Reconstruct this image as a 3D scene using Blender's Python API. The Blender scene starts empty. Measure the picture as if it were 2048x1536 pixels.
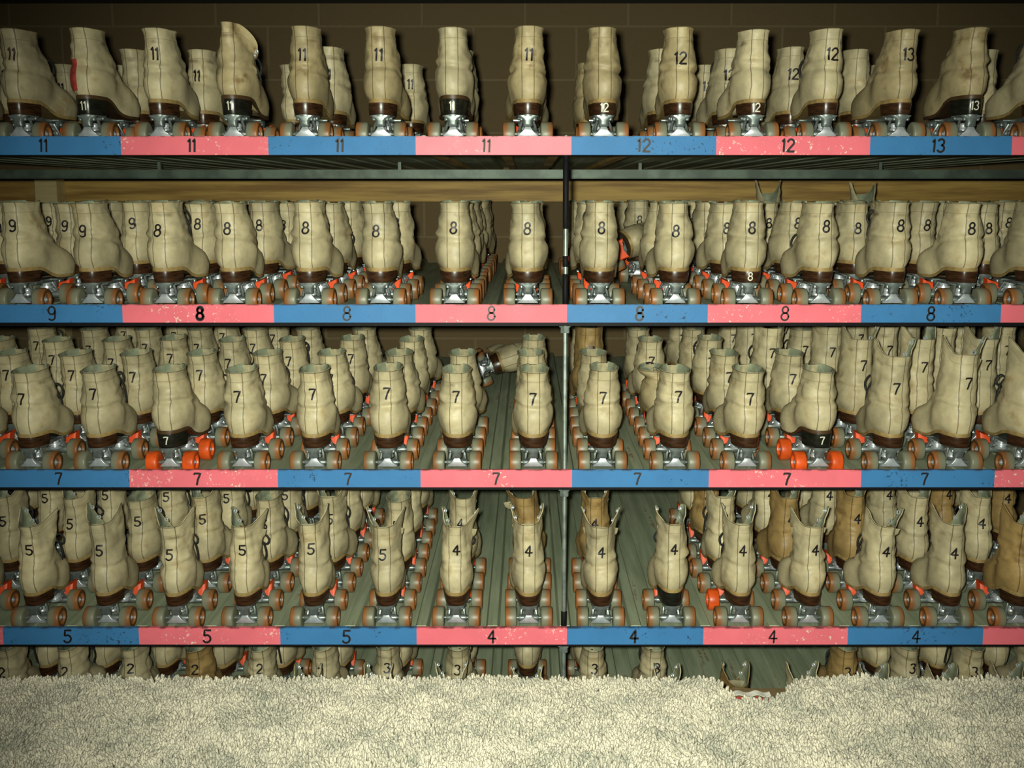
import bpy, bmesh, math, random
from mathutils import Vector, Matrix, noise
from mathutils.bvhtree import BVHTree
import numpy as np

R = math.radians
C = bpy.context.scene.collection
rng = random.Random(7)

# ------------------------------------------------------------------ camera numbers
F = 2048.0
PITCH = R(7.0)
CAMZ = 1.5
VPX = 1053.0
SLAT_Y = 2.47
TILT = math.tan(R(3.3))
BACK_Y = 4.60

def ray(py):
    """tan of the angle below the horizon of picture row py"""
    return math.tan(math.atan((py - 768.0) / F) + PITCH)

def z_at(py, y):
    return CAMZ - ray(py) * y

def x_at(px, y, z):
    d = y * math.cos(PITCH) + (CAMZ - z) * math.sin(PITCH)
    return (px - VPX) / F * d

def interp(kn, t):
    """smooth interpolation through knots"""
    if t <= kn[0][0]: return kn[0][1]
    if t >= kn[-1][0]: return kn[-1][1]
    n = len(kn)
    for i in range(n - 1):
        if t <= kn[i + 1][0]:
            x0, y0 = kn[i]; x1, y1 = kn[i + 1]
            m = (y1 - y0) / (x1 - x0)
            m0 = m if i == 0 else 0.5 * (m + (y0 - kn[i - 1][1]) / (x0 - kn[i - 1][0]))
            m1 = m if i + 2 >= n else 0.5 * (m + (kn[i + 2][1] - y1) / (kn[i + 2][0] - x1))
            h = x1 - x0; s = (t - x0) / h
            return ((2*s**3 - 3*s*s + 1)*y0 + (s**3 - 2*s*s + s)*h*m0 + (-2*s**3 + 3*s*s)*y1 + (s**3 - s*s)*h*m1)

def sstep(a, b, x):
    t = min(1.0, max(0.0, (x - a) / (b - a)))
    return t * t * (3 - 2 * t)

# ------------------------------------------------------------------ materials
def new_mat(name):
    m = bpy.data.materials.new(name); m.use_nodes = True
    nt = m.node_tree
    b = nt.nodes['Principled BSDF']
    return m, nt, b

def nd(nt, t, **kw):
    n = nt.nodes.new(t)
    for k, v in kw.items():
        if k == 'ins':
            for kk, vv in v.items(): n.inputs[kk].default_value = vv
        else: setattr(n, k, v)
    return n

def math_n(nt, op, a, b=None, clamp=False):
    n = nt.nodes.new('ShaderNodeMath'); n.operation = op; n.use_clamp = clamp
    for i, v in enumerate((a, b)):
        if v is None: continue
        if isinstance(v, (int, float)): n.inputs[i].default_value = v
        else: nt.links.new(v, n.inputs[i])
    return n.outputs[0]

def mix_c(nt, fac, a, b):
    n = nt.nodes.new('ShaderNodeMix'); n.data_type = 'RGBA'
    for i, v in ((0, fac), (6, a), (7, b)):
        if isinstance(v, (int, float)): n.inputs[i].default_value = v
        elif isinstance(v, tuple): n.inputs[i].default_value = (*v, 1) if len(v) == 3 else v
        else: nt.links.new(v, n.inputs[i])
    return n.outputs[2]

def ramp(nt, src, lo, hi):
    n = nt.nodes.new('ShaderNodeMapRange'); n.interpolation_type = 'SMOOTHSTEP'
    nt.links.new(src, n.inputs[0]); n.inputs[1].default_value = lo; n.inputs[2].default_value = hi
    return n.outputs[0]

def noise_n(nt, vec, scale, detail=4, rough=.6, w=None):
    n = nt.nodes.new('ShaderNodeTexNoise'); n.inputs['Scale'].default_value = scale
    n.inputs['Detail'].default_value = detail; n.inputs['Roughness'].default_value = rough
    if w is not None:
        n.noise_dimensions = '4D'; nt.links.new(w, n.inputs['W'])
    nt.links.new(vec, n.inputs['Vector'])
    return n.outputs['Fac']

def simple(name, col, rough=.6, metal=0.0, var=.25, scale=60, spec=.5):
    m, nt, b = new_mat(name)
    tc = nd(nt, 'ShaderNodeTexCoord')
    f = noise_n(nt, tc.outputs['Object'], scale)
    dark = tuple(c * (1 - var) for c in col)
    nt.links.new(mix_c(nt, ramp(nt, f, .35, .65), dark, col), b.inputs['Base Color'])
    b.inputs['Roughness'].default_value = rough
    b.inputs['Metallic'].default_value = metal
    b.inputs['Specular IOR Level'].default_value = spec
    return m

def leather(name, base, stain, stain_amt, seam=True):
    m, nt, b = new_mat(name)
    tc = nd(nt, 'ShaderNodeTexCoord'); oi = nd(nt, 'ShaderNodeObjectInfo')
    w = math_n(nt, 'MULTIPLY', oi.outputs['Random'], 40.0)
    vec = tc.outputs['Object']
    f1 = noise_n(nt, vec, 14, 5, .62, w)
    f2 = noise_n(nt, vec, 70, 5, .6, w)
    f3 = noise_n(nt, vec, 30, 3, .5, w)
    light = tuple(min(1, c * 1.14) for c in base)
    dark = tuple(c * .73 for c in base)
    col = mix_c(nt, ramp(nt, f1, .3, .7), dark, light)
    col = mix_c(nt, math_n(nt, 'MULTIPLY', ramp(nt, f2, .48, .75), .40), col, tuple(c * .62 for c in base))
    # worn stains
    st = math_n(nt, 'MULTIPLY', ramp(nt, f1, .50, .68), math_n(nt, 'MULTIPLY', ramp(nt, f3, .38, .6), stain_amt))
    col = mix_c(nt, st, col, stain)
    sep = nd(nt, 'ShaderNodeSeparateXYZ'); nt.links.new(vec, sep.inputs[0])
    # per boot tint
    tint = math_n(nt, 'ADD', math_n(nt, 'MULTIPLY', oi.outputs['Random'], .26), .87)
    mul = nd(nt, 'ShaderNodeVectorMath', operation='SCALE')
    nt.links.new(col, mul.inputs[0]); nt.links.new(tint, mul.inputs['Scale'])
    col = mul.outputs[0]
    hgt = f2
    if seam:
        x = math_n(nt, 'ADD', sep.outputs[0], math_n(nt, 'MULTIPLY', math_n(nt, 'SUBTRACT', f1, .5), .006))
        d = math_n(nt, 'ABSOLUTE', math_n(nt, 'SUBTRACT', math_n(nt, 'ABSOLUTE', x), .0148))
        line = math_n(nt, 'SUBTRACT', 1.0, ramp(nt, d, .0004, .0016))
        back = math_n(nt, 'LESS_THAN', sep.outputs[1], .045)
        line = math_n(nt, 'MULTIPLY', line, back)
        at = nd(nt, 'ShaderNodeAttribute', attribute_name='collar')
        d2 = math_n(nt, 'ABSOLUTE', math_n(nt, 'SUBTRACT', at.outputs['Fac'], .023))
        line2 = math_n(nt, 'MULTIPLY', math_n(nt, 'SUBTRACT', 1.0, ramp(nt, d2, .0003, .0011)), .45)
        lines = math_n(nt, 'MAXIMUM', line, line2)
        col = mix_c(nt, math_n(nt, 'MULTIPLY', lines, .72), col, (.06, .04, .015))
        # scuffed dark band under some collars
        band = math_n(nt, 'SUBTRACT', 1.0, ramp(nt, math_n(nt, 'ABSOLUTE', math_n(nt, 'SUBTRACT', at.outputs['Fac'], .029)), .0, .008))
        band = math_n(nt, 'MULTIPLY', math_n(nt, 'MULTIPLY', band, ramp(nt, noise_n(nt, vec, 22, 2, .5, w), .5, .68)), .6)
        col = mix_c(nt, band, col, (.10, .06, .015))
        hgt = math_n(nt, 'SUBTRACT', f2, math_n(nt, 'MULTIPLY', lines, 1.2))
    nt.links.new(col, b.inputs['Base Color'])
    nt.links.new(math_n(nt, 'ADD', math_n(nt, 'MULTIPLY', f2, .3), .34), b.inputs['Roughness'])
    b.inputs['Specular IOR Level'].default_value = .42
    bp = nd(nt, 'ShaderNodeBump'); bp.inputs['Strength'].default_value = .35; bp.inputs['Distance'].default_value = .0016
    nt.links.new(hgt, bp.inputs['Height']); nt.links.new(bp.outputs[0], b.inputs['Normal'])
    return m

M = {}
M['cream'] = leather('cream_leather', (.575, .49, .30), (.28, .17, .055), .60)
M['soiled'] = leather('soiled_leather', (.48, .385, .21), (.18, .105, .035), .9)
M['tan'] = leather('tan_leather', (.42, .275, .105), (.17, .095, .03), .8)
M['lining'] = simple('lining', (.30, .33, .22), .8, var=.3, scale=40)
M['facing'] = simple('brown_facing', (.20, .11, .04), .7)
M['tongue'] = simple('tongue_felt', (.42, .37, .22), .8)
M['welt'] = simple('tan_welt', (.40, .27, .10), .55, var=.3)
M['dark_welt'] = simple('brown_welt', (.085, .045, .018), .45, var=.3)
def heel_mat(name, c1, c2, rough):
    m, nt, b = new_mat(name)
    tc = nd(nt, 'ShaderNodeTexCoord'); mp = nd(nt, 'ShaderNodeMapping'); mp.inputs['Scale'].default_value = (30, 30, 260)
    nt.links.new(tc.outputs['Object'], mp.inputs[0])
    f = noise_n(nt, mp.outputs[0], 1.0, 3, .5)
    nt.links.new(mix_c(nt, ramp(nt, f, .35, .65), c1, c2), b.inputs['Base Color'])
    b.inputs['Roughness'].default_value = rough
    return m
M['heel_brown'] = heel_mat('stacked_heel', (.026, .011, .005), (.062, .026, .011), .30)
M['heel_black'] = heel_mat('black_heel', (.008, .009, .006), (.016, .016, .011), .25)
M['metal'] = simple('cast_metal', (.27, .31, .30), .40, .6, var=.4, scale=50)
M['chrome'] = simple('chrome', (.72, .76, .80), .34, .55, var=.25, scale=30)
M['dark_metal'] = simple('dull_metal', (.26, .30, .26), .4, .8, var=.35, scale=50)
M['lace'] = simple('black_lace', (.012, .012, .011), .7)
M['ink'] = simple('black_ink', (.014, .010, .012), .5, var=.4, scale=200)
M['faded_ink'] = simple('faded_ink', (.07, .05, .04), .6, var=.5, scale=200)
M['white_ink'] = simple('white_ink', (.80, .76, .62), .5, var=.2, scale=200)
M['toe'] = simple('orange_rubber', (.86, .085, .012), .5, var=.12, scale=40)
M['orange_wheel'] = simple('orange_wheel', (.80, .10, .012), .38, var=.25, scale=40)
M['red_tape'] = simple('red_tape', (.52, .06, .05), .6, var=.3)

def wheel_mat():
    m, nt, b = new_mat('worn_wheel')
    tc = nd(nt, 'ShaderNodeTexCoord'); oi = nd(nt, 'ShaderNodeObjectInfo')
    w = math_n(nt, 'MULTIPLY', oi.outputs['Random'], 30.0)
    sep = nd(nt, 'ShaderNodeSeparateXYZ'); nt.links.new(tc.outputs['Object'], sep.inputs[0])
    f = noise_n(nt, tc.outputs['Object'], 45, 4, .6, w)
    e = math_n(nt, 'ADD', sep.outputs[0], math_n(nt, 'MULTIPLY', math_n(nt, 'SUBTRACT', f, .5), .012))
    k = ramp(nt, e, -.005, .010)
    dust = mix_c(nt, f, (.165, .17, .115), (.25, .245, .17))
    rub = mix_c(nt, f, (.21, .085, .026), (.40, .135, .033))
    rub = mix_c(nt, math_n(nt, 'MULTIPLY', oi.outputs['Random'], .6), rub, (.15, .075, .03))
    side = ramp(nt, sep.outputs[0], .0138, .0150)  # outer wheel face darkened in the colour, as shade from the grazing flash
    nt.links.new(mix_c(nt, side, mix_c(nt, k, dust, rub), (.10, .048, .018)), b.inputs['Base Color'])
    b.inputs['Roughness'].default_value = .42
    return m
M['wheel'] = wheel_mat()

def paint(name, col, fleck, f_amt, fleck2=None):
    m, nt, b = new_mat(name)
    tc = nd(nt, 'ShaderNodeTexCoord'); oi = nd(nt, 'ShaderNodeObjectInfo')
    geo = nd(nt, 'ShaderNodeNewGeometry')
    vec = geo.outputs['Position']
    f = noise_n(nt, vec, 12, 4, .6)
    c = mix_c(nt, ramp(nt, f, .3, .7), tuple(x * .90 for x in col), col)
    g = noise_n(nt, vec, 120, 4, .65)
    h = noise_n(nt, vec, 9, 2, .5)
    fl = math_n(nt, 'MULTIPLY', ramp(nt, g, .60, .66), ramp(nt, h, .5, .62))
    c = mix_c(nt, math_n(nt, 'MULTIPLY', fl, f_amt), c, fleck)
    sep = nd(nt, 'ShaderNodeSeparateXYZ'); nt.links.new(tc.outputs['Object'], sep.inputs[0])
    edge = math_n(nt, 'MULTIPLY', ramp(nt, sep.outputs[2], .0175, .0215), ramp(nt, noise_n(nt, vec, 40, 3, .6), .42, .62))
    c = mix_c(nt, math_n(nt, 'MULTIPLY', edge, .75), c, (.05, .035, .03))
    nt.links.new(c, b.inputs['Base Color'])
    b.inputs['Roughness'].default_value = .5; b.inputs['Specular IOR Level'].default_value = .18
    bp = nd(nt, 'ShaderNodeBump'); bp.inputs['Strength'].default_value = .25; bp.inputs['Distance'].default_value = .001
    nt.links.new(g, bp.inputs['Height']); nt.links.new(bp.outputs[0], b.inputs['Normal'])
    return m
M['blue'] = paint('blue_paint', (.055, .215, .48), (.02, .03, .05), .8)
M['pink'] = paint('pink_paint', (.92, .185, .235), (.95, .75, .62), .9)
M['pale_pink'] = paint('faded_pink_paint', (.80, .27, .33), (.9, .6, .6), .7)

def deck_mat():
    m, nt, b = new_mat('dusty_steel_deck')
    geo = nd(nt, 'ShaderNodeNewGeometry'); mp = nd(nt, 'ShaderNodeMapping'); mp.inputs['Scale'].default_value = (34, 1.6, 34)
    nt.links.new(geo.outputs['Position'], mp.inputs[0])
    f = noise_n(nt, mp.outputs[0], 1.0, 5, .6)
    g = noise_n(nt, geo.outputs['Position'], 45, 4, .6)
    c = mix_c(nt, ramp(nt, f, .3, .7), (.26, .305, .20), (.43, .48, .33))
    c = mix_c(nt, math_n(nt, 'MULTIPLY', ramp(nt, f, .58, .72), ramp(nt, g, .35, .6)), c, (.22, .125, .05))
    nt.links.new(c, b.inputs['Base Color'])
    b.inputs['Roughness'].default_value = .6; b.inputs['Metallic'].default_value = .0
    return m
M['deck'] = deck_mat()
M['galv'] = simple('galvanised_steel', (.34, .40, .37), .42, .6, var=.4, scale=30)
M['rail'] = simple('dull_rail', (.10, .135, .105), .5, .3, var=.45, scale=14)
M['black_steel'] = simple('black_steel', (.008, .008, .010), .55, spec=.12)

def wood(name, a, bcol):
    m, nt, b = new_mat(name)
    geo = nd(nt, 'ShaderNodeNewGeometry'); mp = nd(nt, 'ShaderNodeMapping'); mp.inputs['Scale'].default_value = (2.2, 30, 34)
    nt.links.new(geo.outputs['Position'], mp.inputs[0])
    f = noise_n(nt, mp.outputs[0], 1.0, 6, .6)
    nt.links.new(mix_c(nt, ramp(nt, f, .3, .7), a, bcol), b.inputs['Base Color'])
    b.inputs['Roughness'].default_value = .6
    return m
M['beam'] = wood('old_timber', (.27, .145, .03), (.62, .39, .10))
M['post'] = wood('post_timber', (.62, .47, .22), (.74, .58, .29))

def block_mat():
    m, nt, b = new_mat('painted_block_wall')
    geo = nd(nt, 'ShaderNodeNewGeometry'); sep = nd(nt, 'ShaderNodeSeparateXYZ')
    nt.links.new(geo.outputs['Position'], sep.inputs[0])
    cmb = nd(nt, 'ShaderNodeCombineXYZ')
    nt.links.new(math_n(nt, 'ADD', sep.outputs[0], WALL_X0), cmb.inputs[0])
    nt.links.new(math_n(nt, 'ADD', sep.outputs[2], WALL_Z0), cmb.inputs[1])
    br = nd(nt, 'ShaderNodeTexBrick')
    br.inputs['Scale'].default_value = 1.0; br.inputs['Mortar Size'].default_value = .006
    br.inputs['Brick Width'].default_value = .447; br.inputs['Row Height'].default_value = .226
    br.inputs['Mortar Smooth'].default_value = .3
    br.inputs['Color1'].default_value = (.165, .112, .048, 1); br.inputs['Color2'].default_value = (.155, .104, .044, 1)
    br.inputs['Mortar'].default_value = (.215, .16, .080, 1)
    nt.links.new(cmb.outputs[0], br.inputs['Vector'])
    g = noise_n(nt, geo.outputs['Position'], 60, 4, .7)
    c = mix_c(nt, math_n(nt, 'MULTIPLY', g, .4), br.outputs['Color'], (.075, .05, .024))
    nt.links.new(c, b.inputs['Base Color']); b.inputs['Roughness'].default_value = .85
    bp = nd(nt, 'ShaderNodeBump'); bp.inputs['Strength'].default_value = .4; bp.inputs['Distance'].default_value = .004
    nt.links.new(math_n(nt, 'SUBTRACT', math_n(nt, 'MULTIPLY', g, .3), br.outputs['Fac']), bp.inputs['Height'])
    nt.links.new(bp.outputs[0], b.inputs['Normal'])
    return m
zl = z_at(53, BACK_Y)
WALL_Z0 = (10 * .226 - zl) % .226 + 2 * .226
WALL_X0 = -x_at(1153, BACK_Y, zl) + 20 * .447
M['block'] = block_mat()
M['ceil'] = simple('dark_ceiling', (.03, .03, .022), .9)
M['floor'] = simple('worn_floor', (.10, .09, .065), .7, scale=6)

def carpet_mat():
    m, nt, b = new_mat('shag_yarn')
    at = nd(nt, 'ShaderNodeAttribute', attribute_name='tone')
    c = mix_c(nt, at.outputs['Fac'], (.30, .30, .24), (.68, .615, .485))
    nt.links.new(c, b.inputs['Base Color']); b.inputs['Roughness'].default_value = .75
    return m
M['yarn'] = carpet_mat()
M['backing'] = simple('carpet_backing', (.17, .17, .12), .9)
M['panel'] = simple('counter_panel', (.22, .15, .07), .6)

# ------------------------------------------------------------------ object helpers
def link_mesh(name, me, parent=None):
    o = bpy.data.objects.new(name, me); C.objects.link(o)
    if parent is not None: o.parent = parent
    return o

def mesh_from(name, verts, faces, mats, smooth=True, fmat=None):
    me = bpy.data.meshes.new(name); me.from_pydata([tuple(v) for v in verts], [], faces)
    for m in (mats if isinstance(mats, (list, tuple)) else [mats]): me.materials.append(m)
    if fmat: me.polygons.foreach_set('material_index', fmat)
    me.polygons.foreach_set('use_smooth', [smooth] * len(me.polygons))
    me.update()
    return me

def bm_mesh(name, bm, mats, smooth=True, sharp=40):
    bmesh.ops.recalc_face_normals(bm, faces=bm.faces)
    me = bpy.data.meshes.new(name)
    for f in bm.faces: f.smooth = smooth
    if smooth:
        for e in bm.edges:
            if len(e.link_faces) == 2 and e.calc_face_angle(0) > R(sharp): e.smooth = False
    bm.to_mesh(me); bm.free()
    for m in (mats if isinstance(mats, (list, tuple)) else [mats]): me.materials.append(m)
    return me

def add_box(bm, x0, x1, y0, y1, z0, z1, mi=0):
    vs = [bm.verts.new(p) for p in ((x0,y0,z0),(x1,y0,z0),(x1,y1,z0),(x0,y1,z0),(x0,y0,z1),(x1,y0,z1),(x1,y1,z1),(x0,y1,z1))]
    for q in ((0,3,2,1),(4,5,6,7),(0,1,5,4),(1,2,6,5),(2,3,7,6),(3,0,4,7)):
        f = bm.faces.new([vs[i] for i in q]); f.material_index = mi

def add_loft(bm, rings, cap=True, closed=True, mi=0):
    rv = [[bm.verts.new(p) for p in r] for r in rings]
    n = len(rv[0])
    for a, b in zip(rv[:-1], rv[1:]):
        for i in range(n if closed else n - 1):
            j = (i + 1) % n
            f = bm.faces.new((a[i], a[j], b[j], b[i])); f.material_index = mi
    if cap:
        bm.faces.new(rv[0][::-1]).material_index = mi
        bm.faces.new(rv[-1]).material_index = mi

def rect_ring(cx, cy, z, hx, hy, r=.35, n=3):
    """rounded rectangle ring in the xy plane"""
    rad = min(hx, hy) * r; pts = []
    for sx, sy, a0 in ((1,1,0),(-1,1,90),(-1,-1,180),(1,-1,270)):
        for k in range(n + 1):
            a = R(a0 + 90 * k / n)
            pts.append((cx + sx*(hx-rad) + rad*math.cos(a), cy + sy*(hy-rad) + rad*math.sin(a), z))
    return pts

def lathe_x(bm, prof, cx, cy, cz, n=24, mi=0):
    """prof = [(x, r)] turned about an x-parallel axis"""
    rings = [[(cx + x, cy + r*math.cos(2*math.pi*k/n), cz + r*math.sin(2*math.pi*k/n)) for k in range(n)] for x, r in prof]
    add_loft(bm, rings, mi=mi)

def lathe_z(bm, prof, cx, cy, n=18, mi=0):
    rings = [[(cx + r*math.cos(2*math.pi*k/n), cy + r*math.sin(2*math.pi*k/n), z) for k in range(n)] for z, r in prof]
    add_loft(bm, rings, mi=mi)

def add_tube(bm, pts, r, n=6, mi=0):
    pts = [Vector(p) for p in pts]; rings = []
    up = Vector((.13, .21, .97)).normalized()
    for i, p in enumerate(pts):
        d = (pts[min(i+1, len(pts)-1)] - pts[max(i-1, 0)]).normalized()
        a = d.cross(up)
        if a.length < 1e-4: a = d.cross(Vector((1, 0, 0)))
        a.normalize(); b = d.cross(a)
        rings.append([p + (a*math.cos(2*math.pi*k/n) + b*math.sin(2*math.pi*k/n))*r for k in range(n)])
    add_loft(bm, rings, mi=mi)

def smooth_path(ctrl, n=8):
    """Catmull-Rom through control points"""
    P = [Vector(c) for c in ctrl]; P = [P[0]*2 - P[1]] + P + [P[-1]*2 - P[-2]]
    out = []
    for i in range(1, len(P) - 2):
        for k in range(n):
            t = k / n
            out.append(.5*((2*P[i]) + (P[i+1]-P[i-1])*t + (2*P[i-1]-5*P[i]+4*P[i+1]-P[i+2])*t*t + (-P[i-1]+3*P[i]-3*P[i+1]+P[i+2])*t**3))
    out.append(P[-2])
    return out

# ------------------------------------------------------------------ hand painted digits (unit height, x right, y up)
def arc(cx, cy, rx, ry, a0, a1, n=14):
    return [(cx + rx*math.cos(R(a0+(a1-a0)*k/n)), cy + ry*math.sin(R(a0+(a1-a0)*k/n))) for k in range(n+1)]
DIG = {
 '1': [[(-.10, .80), (.04, 1.0), (.04, .0)]],
 '2': [arc(0, .72, .25, .27, 165, -25) + [(-.27, .02), (.30, .02)]],
 '3': [arc(-.02, .76, .24, .24, 150, -80) + arc(-.02, .26, .28, .27, 85, -150)],
 '4': [[(.08, .0), (.08, 1.0), (-.30, .34), (.30, .34)]],
 '5': [[(.26, .97), (-.18, .97), (-.21, .55)] + arc(-.01, .30, .28, .29, 120, -150)],
 '7': [[(-.27, .90), (-.25, .97), (.26, .97), (.05, .45), (-.03, .0)]],
 '8': [arc(0, .755, .21, .235, 0, 360, 18), arc(0, .265, .26, .265, 0, 360, 18)],
 '9': [arc(0, .70, .24, .28, -20, 320, 16) + [(.25, .66), (.24, .35)] + arc(0, .25, .24, .25, 10, -140)],
}
ADV = {'1': .40}
def digit_quads(text, height, width, spacing=.72, slant=0.0, seed=0):
    """ribbon pieces (lists of 2D polygons) of a hand painted number centred on 0,0"""
    r = random.Random(seed); polys = []
    adv = [ADV.get(c, spacing) for c in text]
    tot = sum(adv); x0 = -tot / 2
    for c, a in zip(text, adv):
        cx = x0 + a / 2; x0 += a
        jx, jy = r.uniform(-.02, .02), r.uniform(-.02, .02)
        for st in DIG[c]:
            pts = []
            for p, q in zip(st[:-1], st[1:]):
                L = math.hypot(q[0]-p[0], q[1]-p[1]); n = max(1, int(L / .12))
                for k in range(n): pts.append((p[0]+(q[0]-p[0])*k/n, p[1]+(q[1]-p[1])*k/n))
            pts.append(st[-1])
            P = [((p[0] + cx + jx + slant*(p[1]-.5)) * height, (p[1] - .5 + jy) * height) for p in pts]
            left, right = [], []
            for i in range(len(P)):
                a0 = P[max(i-1, 0)]; a1 = P[min(i+1, len(P)-1)]
                dx, dy = a1[0]-a0[0], a1[1]-a0[1]; l = math.hypot(dx, dy) or 1
                ex = 0
                nx, ny = -dy/l*width/2, dx/l*width/2
                if i == 0: ex = -width*.3
                if i == len(P)-1: ex = width*.3
                px, py = P[i][0]+dx/l*ex, P[i][1]+dy/l*ex
                left.append((px+nx, py+ny)); right.append((px-nx, py-ny))
            for i in range(len(P)-1):
                polys.append([left[i], left[i+1], right[i+1], right[i]])
    return polys

def number_mesh(name, polys, mapf, mat):
    verts, faces = [], []
    for pl in polys:
        q = [mapf(*p) for p in pl]
        if any(v is None for v in q): continue
        b = len(verts); verts += q; faces.append((b, b+3, b+2, b+1))
    return mesh_from(name, verts, faces, mat, smooth=False)

# ------------------------------------------------------------------ the skate
PLATE_Z = .072
class Boot:
    """surface of one boot: heel back at y=0, toe towards +y, deck at z=0"""
    def __init__(s, foot, wf, top, kind, seed, side, heel_h=.028, flare=(.0, .0), lean=(0, 0), slump=0.0, rise=.03, droop=0.0):
        s.droop = droop
        s.foot, s.wf, s.kind, s.seed, s.side = foot, wf, kind, seed, side
        s.lf = foot / .268
        s.sole = PLATE_Z + heel_h + .006
        s.H = top - s.sole
        s.flare, s.lean, s.slump, s.rise = flare, lean, slump, rise
        s.off = Vector((seed * 7.31, seed * 3.7, seed * 1.9))
        H = s.H
        k = lambda f: .075 + f * (H - .075)
        tw = .0335 if kind == 'laced' else .0330
        s.W = [(0, .0375), (.010, .0460), (.026, .0520), (.044, .0522), (.060, .0485), (.072, .0447), (k(.12), .0442), (k(.3), .0425), (k(.52), .0388), (k(.74), .0345), (k(.84), tw - .0008), (H, tw + .0012)]
        s.YB = [(0, .006), (.012, .001), (.03, -.002), (.05, .0), (.075, .006), (k(.3), .009), (k(.7), .006), (H, .001)]
        l = s.lf
        s.YF = [(0, .262*l), (.01, .268*l), (.022, .264*l), (.031, .252*l), (.039, .234*l), (.047, .208*l), (.055, .186*l), (.064, .168*l), (.078, .152*l), (.095, .140*l), (.12, .128), (H, .118)]
        s.WF = [(.0, .052), (.06, .051), (.105*l, .0405), (.16*l, .049), (.20*l, .0525), (.238*l, .047), (.268*l, .034)]
    def zs(s, y):
        f = PLATE_Z + .008
        return f + (s.sole - f) * (1 - sstep(.055*s.lf, .15*s.lf, y)) + .006 * sstep(.2*s.lf, .27*s.lf, y)
    def gap(s, h):
        g0 = sstep(.058, .085, h)
        up = max(0.0, (h - .085) / (s.H - .085))
        return g0 * (.14 + (.16 if s.kind == 'laced' else .24) * up)
    def pt(s, u, h):
        """u in 0..1 round from the left opening edge over the heel to the right one, h height over the sole"""
        yb, yf = interp(s.YB, h), interp(s.YF, h)
        if s.kind != 'laced':
            yf -= .018 * sstep(.1, s.H, h)
        phi = (2*u - 1) * (math.pi - s.gap(h))
        yc, a = (yb + yf) / 2, (yf - yb) / 2
        y = yc - a * math.cos(phi)
        w = interp(s.W, h)
        ft = sstep(.055*s.lf, .135*s.lf, y) * (1 - sstep(.05, .10, h))
        hf = min(1.0, .90 + 5 * h)
        w = (w * (1 - ft) + interp(s.WF, y) * hf * ft) * s.wf
        sn = math.sin(phi)
        e = .82 if h > .05 else .70
        x = math.copysign(abs(sn) ** e, sn) * w
        # inner side of the foot is flatter
        x += s.side * .011 * sstep(.08*s.lf, .25*s.lf, y) * (1 - sstep(.05, .1, h))
        wt = sstep(0, .08, h)
        z = s.sole * wt + s.zs(y) * (1 - wt) + h
        f = abs(phi) / math.pi
        upf = sstep(.45 * s.H, s.H, h)
        z += (s.rise * sstep(.30, .72, f) * (1 - .75 * sstep(.80, 1.0, f)) if s.kind != 'laced' else .006 * sstep(.28, .95, f)) * upf
        n = Vector((x / (w + 1e-6), (y - yc) / (a + 1e-6), 0))
        if n.length > 1e-5: n.normalize()
        # creases and lumps
        q = Vector((x, y, z))
        d = .0032 * noise.noise(q * 24 + s.off) + .0019 * noise.noise(q * 58 + s.off)
        d += .0048 * noise.noise(Vector((x*20, y*20, z*48)) + s.off) * sstep(.05, .075, h) * (1 - sstep(.6*s.H, .92*s.H, h))
        hc = .071 + .005 * math.sin(phi * 1.7 + s.seed) - .016 * sstep(1.0, 2.2, abs(phi))
        d -= .0032 * math.exp(-((h - hc) / .0055) ** 2) * (1 if s.kind == 'laced' else .75)
        d += .0016 * math.exp(-((h - hc - .011) / .006) ** 2)
        h2 = .099 + .006 * math.sin(phi * 2.3 + 2 * s.seed)
        d -= .0022 * math.exp(-((h - h2) / .006) ** 2) * (.5 + .5 * math.sin(phi * 1.5 + s.seed))
        if s.kind == 'laced':
            d += .0014 * sstep(s.H - .026, s.H - .022, h)
            d += .0012 * sstep(s.H - .006, s.H, h)
        d *= sstep(0, .015, h)
        # heel cup stiffener bulge
        q += n * d
        # opened flaps
        if s.kind != 'laced':
            fl = s.flare[0] if phi < 0 else s.flare[1]
            k = sstep(.55, 1.0, h / s.H) * sstep(.30, .80, f)
            q.x += math.copysign(1, phi) * fl * k * (.5 + .5 * f)
            q.y -= .016 * k * fl / .03
            q.z -= max(0, fl - .035) * .5 * k
            q.y += .010 * sstep(.7, 1, h / s.H) * 0
        if s.droop:
            kk = sstep(.50, 1.0, h / s.H)
            q.x *= 1 - .38 * kk
            if phi > 0: q.z -= s.droop * kk * sstep(.35, .9, f); q.x += .020 * kk * sstep(.35, .8, f)
        t = max(0.0, (h - .06) / (s.H - .06))
        q.x += s.lean[0] * t ** 1.4
        q.y += s.lean[1] * t ** 1.4
        if s.slump:
            q.z -= s.slump * t ** 1.5 * s.H
            q.x += s.side * .012 * s.slump * math.sin(t * 9 + s.seed) * 4 * .5
        return q
    def levels(s):
        a = [0, .003, .008, .014, .021, .029, .036, .042, .048, .053, .057, .061, .065, .069, .073, .077, .081, .086, .091, .095]
        n = 15; H = s.H
        b = [.095 + (H - .026 - .095) * k / n for k in range(1, n + 1)]
        c = [H - .0235, H - .0215, H - .016, H - .010, H - .005, H - .002, H]
        return a + b + c
    def mesh(s, mat):
        N = 52; lv = s.levels()
        verts = [s.pt(i / N, h) for h in lv for i in range(N + 1)]
        faces = []
        for j in range(len(lv) - 1):
            for i in range(N):
                a = j * (N + 1) + i
                faces.append((a, a + 1, a + N + 2, a + N + 1))
        bm = bmesh.new()
        lay = bm.verts.layers.float.new('collar')
        vv = [bm.verts.new(p) for p in verts]
        k = 0
        for h in lv:
            for i in range(N + 1): vv[k][lay] = s.H - h; k += 1
        for f in faces: bm.faces.new([vv[i] for i in f])
        bmesh.ops.remove_doubles(bm, verts=bm.verts, dist=.0004)
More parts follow.
